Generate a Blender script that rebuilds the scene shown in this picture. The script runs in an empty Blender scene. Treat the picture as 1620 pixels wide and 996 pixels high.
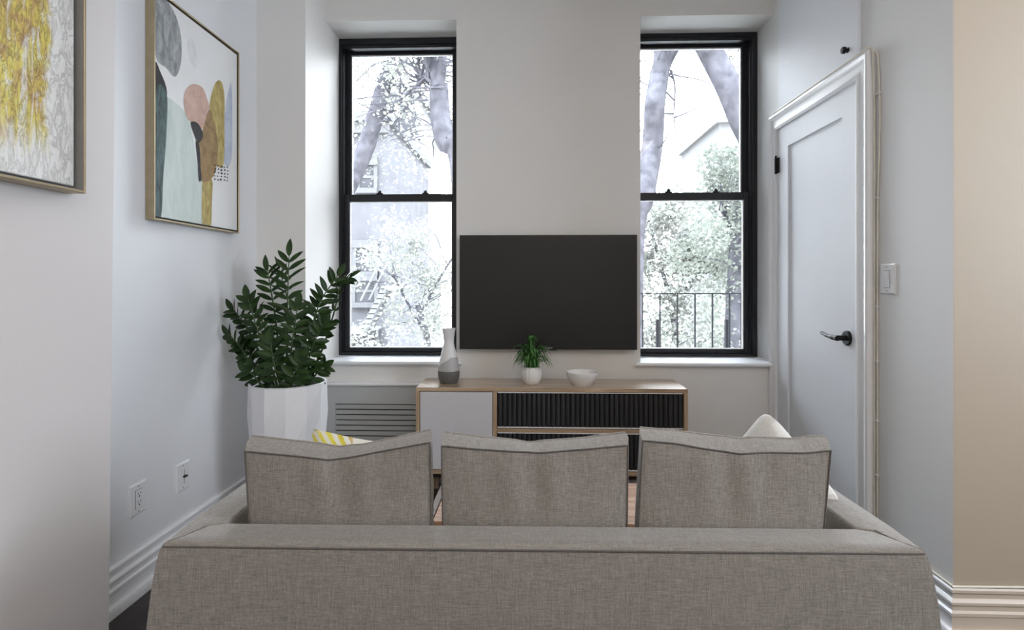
import bpy, bmesh, math, random
from mathutils import Vector, Matrix
from math import sin, cos, tan, atan, pi, radians

C = bpy.context.scene.collection
# ------------------------------------------------------------------ camera
F, TH, CY, H = 866.0, 0.0348, 446.4, 1.179
cam = bpy.data.cameras.new('camera'); co = bpy.data.objects.new('camera', cam); C.objects.link(co)
co.location = (0, 0, H); co.rotation_euler = (pi/2, 0, TH)
cam.sensor_width = 36; cam.lens = 36*F/1620; cam.shift_y = -(498-CY)/1620; cam.clip_start = .02
bpy.context.scene.camera = co

def at(u, v, Y):                      # survey helper: sight line met with the plane y = Y
    x = tan(atan((u-810)/F)-TH)*Y
    zc = -x*sin(TH)+Y*cos(TH)
    return Vector((x, Y, H-(v-CY)/F*zc))
def atx(u, v, X):                     # met with the plane x = X
    Y = X/tan(atan((u-810)/F)-TH)
    return at(u, v, Y)

# ------------------------------------------------------------------ materials
def lin(c):
    f = lambda s: s/12.92 if s <= .04045 else ((s+.055)/1.055)**2.4
    return tuple(f(x/255) for x in c)+(1,)
class NT:
    def __init__(s, name):
        s.m = bpy.data.materials.new(name); s.m.use_nodes = True
        s.t = s.m.node_tree; s.b = s.t.nodes['Principled BSDF']; s.out = s.t.nodes['Material Output']
    def n(s, typ, ins=None, **kw):
        x = s.t.nodes.new(typ)
        for k, v in kw.items(): setattr(x, k, v)
        for k, v in (ins or {}).items():
            if isinstance(v, bpy.types.NodeSocket): s.t.links.new(v, x.inputs[k])
            else: x.inputs[k].default_value = v
        return x
    def l(s, a, b): s.t.links.new(a, b)
    def coord(s, scale=(1, 1, 1), kind='Object', rot=(0, 0, 0)):
        tc = s.n('ShaderNodeTexCoord')
        return s.n('ShaderNodeMapping', {'Vector': tc.outputs[kind], 'Scale': scale, 'Rotation': rot}).outputs[0]
    def noise(s, vec, scale, detail=3, rough=.5, dist=0):
        return s.n('ShaderNodeTexNoise', {'Vector': vec, 'Scale': scale, 'Detail': detail, 'Roughness': rough, 'Distortion': dist}).outputs['Fac']
    def ramp(s, fac, stops, interp='LINEAR'):
        r = s.n('ShaderNodeValToRGB', {'Fac': fac}); r.color_ramp.interpolation = interp
        e = r.color_ramp.elements
        while len(e) < len(stops): e.new(.5)
        for k, (p, c) in enumerate(stops): e[k].position = p; e[k].color = c
        return r.outputs[0]
    def mix(s, fac, a, b, mode='MIX'):
        x = s.n('ShaderNodeMix', data_type='RGBA', blend_type=mode)
        for i, v in ((0, fac), (6, a), (7, b)):
            if isinstance(v, bpy.types.NodeSocket): s.l(v, x.inputs[i])
            else: x.inputs[i].default_value = v
        return x.outputs[2]
    def math(s, op, a, b=0.0, c=0.0):
        x = s.n('ShaderNodeMath', operation=op)
        for i, v in enumerate((a, b, c)):
            if isinstance(v, bpy.types.NodeSocket): s.l(v, x.inputs[i])
            else: x.inputs[i].default_value = v
        return x.outputs[0]
    def bump(s, h, strength=.2, dist=.002):
        b = s.n('ShaderNodeBump', {'Height': h, 'Strength': strength, 'Distance': dist}); s.l(b.outputs[0], s.b.inputs['Normal'])
    def set(s, col=None, rough=None, metal=None, spec=None, coat=None):
        I = s.b.inputs
        for k, v in (('Base Color', col), ('Roughness', rough), ('Metallic', metal), ('Specular IOR Level', spec), ('Coat Weight', coat)):
            if v is None: continue
            if isinstance(v, bpy.types.NodeSocket): s.l(v, I[k])
            else: I[k].default_value = v
        return s
M = {}
def plain(name, col, rough=.5, metal=0, spec=.5, var=.04, scale=30, bump=0):
    """paint-like surface with a faint procedural mottling"""
    t = NT(name); v = t.coord(); n = t.noise(v, scale)
    c = lin(col) if max(col) > 1 else tuple(col)+(1,)
    d = tuple(x*(1-var) for x in c[:3])+(1,); e = tuple(min(1, x*(1+var)) for x in c[:3])+(1,)
    t.set(t.ramp(n, [(.3, d), (.7, e)]), rough, metal, spec)
    if bump: t.bump(t.noise(v, scale*8, 2), bump, .001)
    M[name] = t.m
plain('wall_paint', (.79, .772, .75), .55, var=.012, scale=3, bump=.06)
plain('wall_cool', (.79, .80, .825), .5, var=.012, scale=3, bump=.06)
plain('wall_neutral', (.77, .77, .765), .55, var=.012, scale=3, bump=.06)
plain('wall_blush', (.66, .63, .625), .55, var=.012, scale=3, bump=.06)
plain('ceiling_paint', (.85, .85, .84), .7, var=.01)
plain('warm_light_paint', (.41, .343, .267), .5, var=.012, scale=3, bump=.06)  # tint of the warm lamplight put into the wall colour
plain('warm_light_trim', (.54, .46, .38), .35, var=.012)  # baseboard colour carries the same warm light as its wall
plain('trim_white', (.83, .835, .85), .3, var=.01)
plain('door_white', (.77, .79, .825), .55, var=.01, scale=6)
plain('sill_white', (.83, .84, .86), .3, var=.01)
plain('cover_grey', (.50, .505, .50), .45, var=.02)
plain('dark_void', (.006, .006, .006), .9, var=0)
plain('black_metal', (.012, .013, .017), .35, var=.2, scale=40, spec=.4)
plain('sash_edge', (.5, .5, .52), .4, var=.05)
plain('black_plastic', (.008, .008, .009), .3)
plain('matte_black', (.010, .010, .011), .5, spec=.22)
plain('plate_white', (.78, .785, .80), .3, var=.0)
plain('screw_grey', (.35, .35, .36), .4)
plain('slot_dark', (.02, .02, .02), .6)
plain('cord_cream', (.70, .66, .57), .45, var=.05)
plain('pot_white', (.82, .82, .84), .35, var=.01)
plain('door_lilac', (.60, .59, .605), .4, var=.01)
plain('ceramic_white', (.80, .79, .78), .3, var=.015, scale=20)
plain('soil', (.02, .014, .01), .95, var=.6, scale=60, bump=.8)
plain('leg_dark', (.025, .018, .014), .45, var=.2)
plain('logo_grey', (.45, .45, .46), .4)
plain('vase_white', (.74, .735, .73), .35, var=.02, scale=15)
plain('vase_grey', (.42, .415, .41), .4, var=.03, scale=15)
plain('vase_dark', (.11, .105, .10), .45, var=.08, scale=25)
plain('bark', (.038, .037, .042), .9, var=.35, scale=9, bump=.2, spec=0)
plain('facade', (.052, .0515, .055), .9, spec=0, var=.12, scale=2)
plain('siding_white', (.075, .075, .076), .8, spec=0, var=.04, scale=3)
plain('stone_trim', (.056, .056, .057), .8, spec=0)
plain('window_dark', (.022, .022, .025), .2, spec=.1)
plain('rail_paint', (.012, .0125, .014), .6, spec=.03)
plain('ground', (.36, .35, .33), .95, var=.3, scale=2)
plain('brass', (.42, .34, .22), .38, .75, var=.06)
plain('brass_light', (.66, .58, .42), .32, .7, var=.15, scale=25)
plain('canvas_white', (.80, .80, .80), .75, var=.02, scale=12)
plain('float_grey', (.26, .255, .245), .6)
plain('steel_dark', (.16, .155, .145), .4, .5)

def leafmat(name, a, b, rough=.35, trans=.3, sc=3.0, sp=.02):
    t = NT(name); v = t.coord(); n = t.noise(v, sc)
    c = t.ramp(n, [(.3, a+(1,)), (.7, b+(1,))])
    t.set(c, rough, spec=sp)
    tr = t.n('ShaderNodeBsdfTranslucent', {'Color': c})
    mx = t.n('ShaderNodeMixShader', {0: trans, 1: t.b.outputs[0], 2: tr.outputs[0]})
    t.l(mx.outputs[0], t.out.inputs[0]); M[name] = t.m
leafmat('zz_leaf', (.009, .026, .005), (.024, .058, .010), .38, .06, 22, .3)
leafmat('zz_stem', (.03, .06, .02), (.06, .10, .03), .4, .0, 20, .3)
leafmat('grass_leaf', (.03, .105, .025), (.10, .26, .06), .4, .15, 60, .3)
leafmat('tree_leaf', (.10, .12, .09), (.17, .19, .15), .6, .35, 2)
leafmat('pale_leaf', (.078, .081, .071), (.15, .154, .138), .6, .35, 2)
leafmat('ivy_leaf', (.066, .073, .061), (.118, .126, .108), .6, .3, 2)

# linen: two crossed sets of stretched threads
def linen(name, base, dark, light, bump=.35):
    t = NT(name)
    v1 = t.coord((34, 620, 620)); v2 = t.coord((620, 34, 34)); v3 = t.coord()
    a = t.noise(v1, 1, 2); b = t.noise(v2, 1, 2); c = t.noise(v3, 260, 2)
    w = t.math('ADD', t.math('MULTIPLY', a, .38), t.math('ADD', t.math('MULTIPLY', b, .34), t.math('MULTIPLY', c, .28)))
    col = t.ramp(w, [(.34, dark+(1,)), (.5, base+(1,)), (.66, light+(1,))])
    slub = t.noise(t.coord((22, 300, 300)), 1, 3, .7)
    col = t.mix(t.ramp(slub, [(.66, (0, 0, 0, 1)), (.76, (.6,)*3+(1,))]), col, dark+(1,))
    t.set(col, .95, spec=.15)
    t.b.inputs['Sheen Weight'].default_value = .25; t.b.inputs['Sheen Roughness'].default_value = .5
    t.bump(w, bump, .002); M[name] = t.m
linen('linen', (.238, .220, .201), (.157, .143, .128), (.322, .303, .281))
linen('linen_seam', (.10, .092, .085), (.07, .065, .06), (.13, .12, .11))
linen('pale_fabric', (.66, .65, .63), (.55, .54, .52), (.76, .75, .73), .2)

def woodmat(name, cols, axis='X', rough=.4, scale=1.0, coat=0):
    t = NT(name)
    s = {'X': (1.2, 22, 22), 'Y': (22, 1.2, 22), 'Z': (22, 22, 1.2)}[axis]
    v = t.coord(tuple(k*scale for k in s))
    n = t.noise(v, 1.6, 6, .6, .6)
    f = t.noise(t.coord(tuple(k*scale*5 for k in s)), 1.6, 3)
    x = t.math('ADD', t.math('MULTIPLY', n, .75), t.math('MULTIPLY', f, .25))
    t.set(t.ramp(x, [(.32, cols[0]+(1,)), (.5, cols[1]+(1,)), (.68, cols[2]+(1,))]), rough, coat=coat)
    t.b.inputs['Coat Roughness'].default_value = .18
    t.bump(x, .03 if coat else .12, .001); M[name] = t.m
OAK = ((.25, .165, .10), (.42, .295, .19), (.58, .435, .30))
woodmat('oak', OAK, 'X', .30, 1, .7); woodmat('oak_vertical', OAK, 'Z', .45)
woodmat('table_wood', ((.26, .13, .07), (.42, .235, .135), (.60, .38, .24)), 'X', .5)
woodmat('table_edge', ((.07, .035, .02), (.12, .065, .04), (.18, .10, .06)), 'Y', .5)
def drawermat():
    t = NT('ribbed_black'); v = t.coord((60, 60, 3)); n = t.noise(v, 1.5, 4)
    t.set(t.ramp(n, [(.3, (.010, .010, .011, 1)), (.7, (.03, .03, .032, 1))]), .5); t.bump(n, .2, .001); M['ribbed_black'] = t.m
drawermat()
def floormat():
    t = NT('dark_floorboards'); v = t.coord((1, 1, 1), rot=(0, 0, pi/2))
    br = t.n('ShaderNodeTexBrick', {'Vector': v, 'Scale': 1.0, 'Mortar Size': .0022, 'Brick Width': 1.3, 'Row Height': .083,
             'Color1': (.014, .009, .008, 1), 'Color2': (.026, .016, .014, 1), 'Mortar': (.05, .045, .042, 1)})
    g = t.noise(t.coord((30, 1.5, 30)), 1.6, 5)
    t.set(t.mix(.5, br.outputs[0], t.ramp(g, [(.3, (.3, .3, .3, 1)), (.7, (1, 1, 1, 1))]), 'MULTIPLY'), .3); M['dark_floorboards'] = t.m
floormat()
def screenmat():
    t = NT('screen_glass'); n = t.noise(t.coord(), 2)
    t.set(t.ramp(n, [(0, (.016, .0155, .0145, 1)), (1, (.020, .0195, .018, 1))]), .32, spec=.35); M['screen_glass'] = t.m
screenmat()
def glassmat():
    t = NT('window_glass')
    fr = t.n('ShaderNodeFresnel', {'IOR': 1.45})
    dust = t.noise(t.coord(), 6, 4)
    tr = t.n('ShaderNodeBsdfTransparent', {'Color': t.ramp(dust, [(.3, (.95, .955, .965, 1)), (.7, (.97, .975, .98, 1))])})
    gl = t.n('ShaderNodeBsdfGlossy', {'Roughness': .02, 'Color': (.9, .9, .9, 1)})
    mx = t.n('ShaderNodeMixShader', {0: fr.outputs[0], 1: tr.outputs[0], 2: gl.outputs[0]})
    t.l(mx.outputs[0], t.out.inputs[0]); M['window_glass'] = t.m
glassmat()
def yellowmat():
    # impasto abstract; canvas local coords: y across (0 = far right end, negative = towards camera), z up from the bottom
    t = NT('yellow_impasto'); tc = t.n('ShaderNodeTexCoord'); o = tc.outputs['Object']
    sx = t.n('ShaderNodeSeparateXYZ', {0: o}); Y, Z = sx.outputs[1], sx.outputs[2]
    big = t.noise(o, 9, 5, .7); mid = t.noise(t.coord((1, 24, 5)), 1.5, 6, .7, 1.2); streak = t.noise(t.coord((1, 60, 5)), 1.2, 5, .7)
    edge = t.math('ADD', t.math('MULTIPLY', Y, -1.0), t.math('MULTIPLY', t.math('SUBTRACT', big, .5), .13))   # distance from right end
    a = t.ramp(edge, [(.088, (0, 0, 0, 1)), (.108, (1, 1, 1, 1))])
    low = t.math('ADD', Z, t.math('MULTIPLY', t.math('SUBTRACT', streak, .5), .25))
    b = t.ramp(low, [(.075, (0, 0, 0, 1)), (.15, (1, 1, 1, 1))])
    mask = t.math('MULTIPLY', a, b)
    holes = t.ramp(mid, [(.38, (.25,)*3+(1,)), (.46, (1, 1, 1, 1))])
    mask = t.math('MULTIPLY', mask, holes)
    yel = t.ramp(t.noise(o, 14, 6, .7, .8), [(.30, (.34, .19, .07, 1)), (.42, (.55, .37, .10, 1)), (.52, (.66, .54, .10, 1)), (.66, (.74, .68, .20, 1)), (.8, (.74, .68, .5, 1))])
    white = t.ramp(t.noise(o, 30, 5, .7), [(.28, (.66, .65, .62, 1)), (.42, (.80, .795, .78, 1)), (.7, (.84, .84, .83, 1))])
    col = t.mix(mask, white, yel)
    crack = t.ramp(t.noise(t.coord((1, 16, 5)), 2.6, 8, .75, 1.2), [(.47, (0, 0, 0, 1)), (.5, (1,)*3+(1,)), (.53, (0, 0, 0, 1))])
    t.set(t.mix(t.math('MULTIPLY', crack, t.math('ADD', t.math('MULTIPLY', mask, .62), .045)), col, (.20, .12, .06, 1)), .6)
    t.bump(t.math('ADD', mid, t.math('MULTIPLY', crack, -.5)), .6, .006); M['yellow_impasto'] = t.m
yellowmat()
def wash(name, a, b, scale=30, stretch=(1, 1, 1)):
    t = NT(name); n = t.noise(t.coord(stretch), scale, 6, .7, .6)
    t.set(t.ramp(n, [(.32, lin(a)), (.66, lin(b))]), .7); M[name] = t.m
wash('paint_grey', (100, 104, 106), (176, 179, 181), 28, (1, 1, .4))
wash('paint_faint', (214, 216, 218), (226, 228, 229))
wash('paint_black', (8, 7, 8), (34, 30, 30), 30)
wash('paint_teal', (14, 28, 30), (88, 112, 110), 24, (1, 3, .5))
wash('paint_mint', (186, 200, 193), (208, 215, 212), 10, (1, 2, .6))
wash('paint_pink', (184, 148, 134), (206, 176, 162), 20)
wash('paint_gold', (134, 114, 56), (196, 178, 112), 30, (1, 1.5, .6))
wash('paint_tan', (118, 92, 56), (162, 132, 86), 22)
wash('paint_blue', (168, 178, 200), (198, 204, 216), 16)
def pillowmat():
    t = NT('yellow_pattern'); v = t.coord((1, 1, 1))
    w = t.n('ShaderNodeTexWave', {'Vector': t.coord((1, 1, 1), rot=(0, .9, 0)), 'Scale': 17, 'Distortion': 1.5, 'Detail': 2}, wave_type='BANDS')
    vo = t.noise(v, 9, 2)
    m = t.math('MULTIPLY', t.ramp(w.outputs['Fac'], [(.45, (0, 0, 0, 1)), (.55, (1, 1, 1, 1))]), t.ramp(vo, [(.44, (0, 0, 0, 1)), (.50, (1, 1, 1, 1))]))
    gold = t.ramp(t.noise(v, 8), [(.42, (.50, .33, .03, 1)), (.56, (.72, .66, .10, 1))])
    t.set(t.mix(m, (.76, .75, .68, 1), gold), .9, spec=.2); M['yellow_pattern'] = t.m
pillowmat()

# ------------------------------------------------------------------ mesh helpers
def tag(o, label=None, cat=None, group=None, kind=None):
    if label: o['label'] = label
    if cat: o['category'] = cat
    if group: o['group'] = group
    if kind: o['kind'] = kind
    return o
def thing(name, loc, label, cat, rz=0, group=None):
    o = bpy.data.objects.new(name, None); C.objects.link(o); o.empty_display_size = .05
    o.location = loc; o.rotation_euler = (0, 0, rz)
    return tag(o, label, cat, group)
class MB:
    def __init__(s): s.bm = bmesh.new(); s.k = 0; s.org = Vector((0, 0, 0))
    def mat(s, k): s.k = k; return s
    def v(s, p): return s.bm.verts.new(Vector(p))
    def f(s, vs):
        try: x = s.bm.faces.new(vs); x.material_index = s.k; return x
        except ValueError: return None
    def box(s, lo, hi, bev=0, seg=2):
        lo, hi = Vector(lo), Vector(hi)
        vs = [s.v((x, y, z)) for z in (lo.z, hi.z) for y in (lo.y, hi.y) for x in (lo.x, hi.x)]
        fs = [s.f([vs[i] for i in q]) for q in ((0, 2, 3, 1), (4, 5, 7, 6), (0, 1, 5, 4), (2, 6, 7, 3), (0, 4, 6, 2), (1, 3, 7, 5))]
        if bev:
            ed = {e for f_ in fs for e in f_.edges}
            r = bmesh.ops.bevel(s.bm, geom=list(ed), offset=bev, segments=seg, affect='EDGES', profile=.5)
            for f_ in r['faces']: f_.material_index = s.k
        return s
    def quad(s, a, b, c, d): s.f([s.v(p) for p in (a, b, c, d)]); return s
    def poly(s, pts): s.f([s.v(p) for p in pts]); return s
    def prism(s, pts, d):               # closed polygon extruded by vector d
        a = [s.v(p) for p in pts]; b = [s.v(Vector(p)+Vector(d)) for p in pts]; n = len(a)
        s.f(a[::-1]); s.f(b)
        for i in range(n): s.f([a[i], a[(i+1) % n], b[(i+1) % n], b[i]])
        return s
    def rings(s, rings, cap0=True, cap1=True, closed=True):
        R = [[s.v(p) for p in r] for r in rings]; n = len(R[0])
        for a, b in zip(R, R[1:]):
            for i in range(n if closed else n-1): s.f([a[i], a[(i+1) % n], b[(i+1) % n], b[i]])
        if cap0: s.f(R[0][::-1])
        if cap1: s.f(R[-1])
        return s
    def lathe(s, prof, c=(0, 0, 0), n=40, cap0=True, cap1=False, rot0=0.0):
        c = Vector(c)
        s.rings([[c+Vector((r*cos(2*pi*i/n+rot0), r*sin(2*pi*i/n+rot0), z)) for i in range(n)] for r, z in prof], cap0, cap1); return s
    def tube(s, pts, r, n=8, cap=True):
        pts = [Vector(p) for p in pts]; R = []
        up = None
        for i, p in enumerate(pts):
            d = (pts[min(i+1, len(pts)-1)]-pts[max(i-1, 0)]).normalized()
            if up is None:
                up = Vector((0, 0, 1)) if abs(d.z) < .9 else Vector((1, 0, 0))
            a = d.cross(up).normalized(); b = a.cross(d).normalized(); up = b
            rr = r[i] if isinstance(r, (list, tuple)) else r
            R.append([p+rr*(cos(2*pi*k/n)*a+sin(2*pi*k/n)*b) for k in range(n)])
        s.rings(R, cap, cap); return s
    def disc(s, c, axis, r, d, n=24, bev=0):   # solid disc
        ax = Vector(axis).normalized(); up = Vector((0, 0, 1)) if abs(ax.z) < .9 else Vector((1, 0, 0))
        a = ax.cross(up).normalized(); b = a.cross(ax)
        c = Vector(c)
        ring = lambda t, rr: [c+ax*t+rr*(cos(2*pi*k/n)*a+sin(2*pi*k/n)*b) for k in range(n)]
        s.rings([ring(0, r), ring(d-bev, r), ring(d, r-bev)] if bev else [ring(0, r), ring(d, r)]); return s
    def build(s, name, mats, parent=None, smooth=None, label=None, kind=None, recalc=True, loc=None):
        if recalc: bmesh.ops.recalc_face_normals(s.bm, faces=s.bm.faces)
        me = bpy.data.meshes.new(name)
        if loc is not None:
            for v in s.bm.verts: v.co -= Vector(loc)
        s.bm.to_mesh(me); s.bm.free()
        for m in (mats if isinstance(mats, (list, tuple)) else [mats]): me.materials.append(M[m])
        if smooth is not None:
            for p in me.polygons: p.use_smooth = True
            me.set_sharp_from_angle(angle=radians(smooth))
        o = bpy.data.objects.new(name, me); C.objects.link(o)
        if parent: o.parent = parent
        if loc is not None: o.location = loc
        if label: o['label'] = label
        if kind: o['kind'] = kind
        return o
def bez(pts, n=16):                   # Catmull-Rom through the points
    P = [Vector(p) for p in pts]; P = [2*P[0]-P[1]]+P+[2*P[-1]-P[-2]]; out = []
    for i in range(1, len(P)-2):
        for k in range(n):
            t = k/n
            out.append(.5*((2*P[i])+(P[i+1]-P[i-1])*t+(2*P[i-1]-5*P[i]+4*P[i+1]-P[i+2])*t*t+(3*P[i]-P[i-1]-3*P[i+1]+P[i+2])*t**3))
    out.append(P[-2]); return out
S = lambda mb, name, mat, parent=None, smooth=None: mb.build(name, mat, parent, smooth, kind=None if parent else 'structure')

# ------------------------------------------------------------------ room shell
XL, XR, XN = -1.495, 1.405, -1.22       # left wall, right wall, near left wall
YP, YW, YG, YO = 2.931, 3.222, 3.447, 3.60   # pilaster face, window wall face, window plane, outside
YC = 1.873                              # plane of the warm-lit near right wall
ZC = 3.05; XE, YB = 3.2, -2.6
W1 = (-1.224, -.441); W2 = (.638, XR); ZS, ZL = .715, 2.732
b = MB()
b.box((-1.7, YW, 0), (1.6, YO, ZS-.022)); b.box((W1[1], YW, ZS-.022), (W2[0], YO, ZL)); b.box((-1.7, YW, ZL), (1.6, YO, ZC))
b.box((-1.7, YP, 0), (W1[0], YO, ZC))
S(b, 'wall_back', 'wall_paint')
b = MB(); b.box((-1.7, 1.45, 0), (XL, YP, ZC)); S(b, 'wall_left', 'wall_cool')
yn = lambda z: 1.553+(z-1.06)*.0135     # the plaster corner is slightly out of plumb
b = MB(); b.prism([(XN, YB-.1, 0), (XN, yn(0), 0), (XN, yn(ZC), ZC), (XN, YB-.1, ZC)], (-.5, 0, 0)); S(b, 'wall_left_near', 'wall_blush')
b = MB(); b.box((XR, YC+.0005, 0), (1.6, YO, ZC)); S(b, 'wall_right', 'wall_neutral')
b = MB(); b.box((XR+.0005, YC, 0), (XE+.1, YC+.12, ZC)); S(b, 'wall_right_near', 'warm_light_paint')
b = MB(); b.box((XE, YB-.1, 0), (XE+.1, YC+.12, ZC)); S(b, 'wall_right_far', 'warm_light_paint')
b = MB(); b.box((-1.7, YB-.1, 0), (XE+.1, YB, ZC)); S(b, 'wall_front', 'wall_paint')
b = MB(); b.box((-1.75, YB-.1, ZC), (XE+.15, YO, ZC+.1)); S(b, 'ceiling', 'ceiling_paint')
b = MB(); b.box((-1.75, YB-.1, -.1), (XE+.15, YO, 0)); S(b, 'floor', 'dark_floorboards')

# baseboards: moulded profile swept along the wall foot (offset into the room, height)
PROF = [(0, .166), (.008, .166), (.013, .161), (.013, .152), (.007, .146), (.007, .132), (.012, .128), (.017, .122), (.017, .114), (.012, .108),
        (.012, .094), (.019, .088), (.019, .078), (.015, .074), (.015, .036), (.030, .034), (.034, .026), (.034, 0), (0, 0)]
def baseboard(name, path, inward, mat):
    b = MB(); R = []
    for p, d in zip(path, inward): R.append([Vector((p[0]+d[0]*o, p[1]+d[1]*o, z)) for o, z in PROF])
    b.rings(R); S(b, name, mat, None, 35)
baseboard('baseboard_left', [(XL, 1.5), (XL, YP)], [(1, 0), (1, -1)], 'trim_white')
baseboard('baseboard_pilaster', [(XL, YP), (W1[0], YP)], [(1, -1), (0, -1)], 'trim_white')
baseboard('baseboard_back', [(-.44, YW), (XR, YW)], [(0, -1), (-1, -1)], 'trim_white')
baseboard('baseboard_right', [(XR, 2.28), (XR, YC)], [(-1, 0), (-1, -1)], 'trim_white')
baseboard('baseboard_right_near', [(XR, YC), (XE, YC)], [(-1, -1), (-1, -1)], 'warm_light_trim')

# ------------------------------------------------------------------ windows
def window(name, x0, x1, zt, sill):
    w = bpy.data.objects.new(name, None); C.objects.link(w); w.location = (x0, YG, ZS); w['kind'] = 'structure'
    L = w.location; zb = ZS+.002; jw = .030
    zm0, zm1 = 1.690, 1.748
    b = MB()                            # outer frame with stepped head, jambs and bottom
    b.box((x0, YG, zb), (x0+jw, YO-.02, zt)); b.box((x1-jw, YG, zb), (x1, YO-.02, zt))
    b.box((x0+jw, YG, zt-.036), (x1-jw, YO-.02, zt)); b.box((x0+jw, YG, zb), (x1-jw, YO-.02, zb+.016))
    b.box((x0+jw, YG+.010, zt-.058), (x1-jw, YO-.03, zt-.036)); b.box((x0+jw, YG+.016, zb), (x0+jw+.008, YO-.03, zt-.04)); b.box((x1-jw-.008, YG+.016, zb), (x1-jw, YO-.03, zt-.04))
    b.build('window_frame', 'black_metal', w, loc=L).location = (0, 0, 0)
    def sash(nm, y, z0, z1, sw, rt, rb):
        b = MB(); a, c = x0+jw+.002, x1-jw-.002; d = .030
        b.box((a, y, z0), (a+sw, y+d, z1), .003, 1); b.box((c-sw, y, z0), (c, y+d, z1), .003, 1)
        b.box((a+sw-.001, y, z0), (c-sw+.001, y+d, z0+rb), .003, 1); b.box((a+sw-.001, y, z1-rt), (c-sw+.001, y+d, z1), .003, 1)
        o = b.build(nm, 'black_metal', w, loc=L); o.location = (0, 0, 0)
        g = MB(); e = .005; xa, xc, za, zc = a+sw, c-sw, z0+rb, z1-rt       # pale glazing bead
        for lo, hi in (((xa, za), (xa+e, zc)), ((xc-e, za), (xc, zc)), ((xa+e, za), (xc-e, za+e)), ((xa+e, zc-e), (xc-e, zc))):
            g.box((lo[0], y+.006, lo[1]), (hi[0], y+d-.004, hi[1]))
        k = g.build('glazing_bead', 'sash_edge', o, loc=L); k.location = (0, 0, 0)
        g = MB(); g.box((xa, y+.014, za), (xc, y+.018, zc)); k = g.build('pane', 'window_glass', o, loc=L); k.location = (0, 0, 0)
        return o
    up = sash('upper_sash', YG+.072, zm0+.012, zt-.052, .036, .022, .040)
    lo = sash('lower_sash', YG+.032, zb+.016, zm1-.004, .036, .046, .026)
    for fx in (.33, .70):
        b = MB(); px = x0+(x1-x0)*fx
        b.box((px-.022, YG+.036, zm1-.004), (px+.022, YG+.060, zm1+.004), .002, 1); b.box((px-.012, YG+.034, zm1+.004), (px+.012, YG+.056, zm1+.014), .003, 2)
        b.disc((px, YG+.046, zm1+.012), (0, 0, 1), .008, .008, 12)
        b.build('sash_lock', 'black_metal', w, loc=L).location = (0, 0, 0)
    b = MB(); s0, s1 = sill               # stool with a rounded nose
    b.box((x0 if x0 > 0 else W1[0]+.001, YW-.001, ZS-.022), (W2[1] if x0 > 0 else W1[1]-.001, YG+.03, ZS))
    prof = [(YW, ZS-.024), (YW-.024, ZS-.024), (YW-.032, ZS-.020), (YW-.035, ZS-.012), (YW-.033, ZS-.004), (YW-.026, ZS), (YW, ZS)]
    b.rings([[(x, y, z) for y, z in prof] for x in (s0, s1)])
    b.build('window_sill', 'sill_white', w, 30, loc=L).location = (0, 0, 0)
    return w
window('window_1', -1.236, -.436, 2.728, (-1.2235, -.407))
window('window_2', .604, 1.402, 2.745, (.605, XR-.001))

# ------------------------------------------------------------------ door on the right wall, cupboard front above it
Y0, Y1, ZD = 2.376, 3.140, 2.040
d = bpy.data.objects.new('door_1', None); C.objects.link(d); d['kind'] = 'structure'; d.location = (XR, (Y0+Y1)/2, 0)
def dl(mb, name, mat, sm=None, parent=None):
    o = mb.build(name, mat, parent or d, sm, loc=d.location); o.location = (0, 0, 0); return o
b = MB(); g = .004; xs = XR-.016; st = .122
b.box((XR-.006, Y0+g, .008), (XR, Y1-g, ZD-g))
b.box((xs, Y0+g, .008), (XR-.004, Y0+st, ZD-g)); b.box((xs, Y1-st-.004, .008), (XR-.004, Y1-g, ZD-g))
b.box((xs, Y0+st, ZD-.122), (XR-.004, Y1-st-.004, ZD-g)); b.box((xs, Y0+st, .008), (XR-.004, Y1-st-.004, .22))
dl(b, 'door_leaf', 'door_white')
b = MB()                                   # mitred, stepped casing
CP = [(.0, .0), (.0, .026), (.010, .030), (.016, .024), (.030, .021), (.058, .021), (.064, .030), (.078, .034), (.088, .030), (.092, .016), (.092, 0)]
def case_ring(y, z, dy, dz): return [Vector((XR-p, y+dy*o, z+dz*o)) for o, p in CP]
yfar = min(Y1+.092, YW-.002); kf = (yfar-Y1)/.092
b.rings([case_ring(Y0, 0, -1, 0), case_ring(Y0, ZD, -1, 1), case_ring(Y1, ZD, kf, 1), case_ring(Y1, 0, kf, 0)])
dl(b, 'door_casing', 'trim_white', 30)
b = MB(); b.box((XR-.024, Y0-.001, .0), (XR-.001, Y0+.003, ZD)); b.box((XR-.024, Y1-.003, 0), (XR-.001, Y1+.001, ZD)); b.box((XR-.024, Y0, ZD-.003), (XR-.001, Y1, ZD+.001))
dl(b, 'door_stop', 'trim_white')
for z in (1.835, .22):
    b = MB(); b.tube([(XR-.026, Y1-.004, z-.045), (XR-.026, Y1-.004, z+.045)], .008, 10); b.box((XR-.022, Y1-.030, z-.042), (XR-.0155, Y1-.004, z+.042))
    b.disc((XR-.026, Y1-.004, z+.045), (0, 0, 1), .0055, .012, 10); dl(b, 'hinge', 'matte_black', 30)
hz, hy = .935, 2.452
b = MB(); b.disc((xs, hy, hz), (-1, 0, 0), .033, .010, 32, .003); b.tube([(xs-.008, hy, hz), (xs-.052, hy, hz)], .0115, 14)
b.tube(bez([(xs-.050, hy-.012, hz), (xs-.052, hy+.03, hz+.001), (xs-.050, hy+.08, hz+.004), (xs-.045, hy+.130, hz+.012)], 6), [.0125, .0125]+[.0115]*5+[.0085]*6+[.0075]*5+[.007], 14)
dl(b, 'door_handle', 'matte_black', 40)
b = MB(); b.box((xs-.001, Y0+.006, hz-.03), (xs+.002, Y0+.012, hz+.03)); dl(b, 'latch_plate', 'matte_black')

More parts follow.
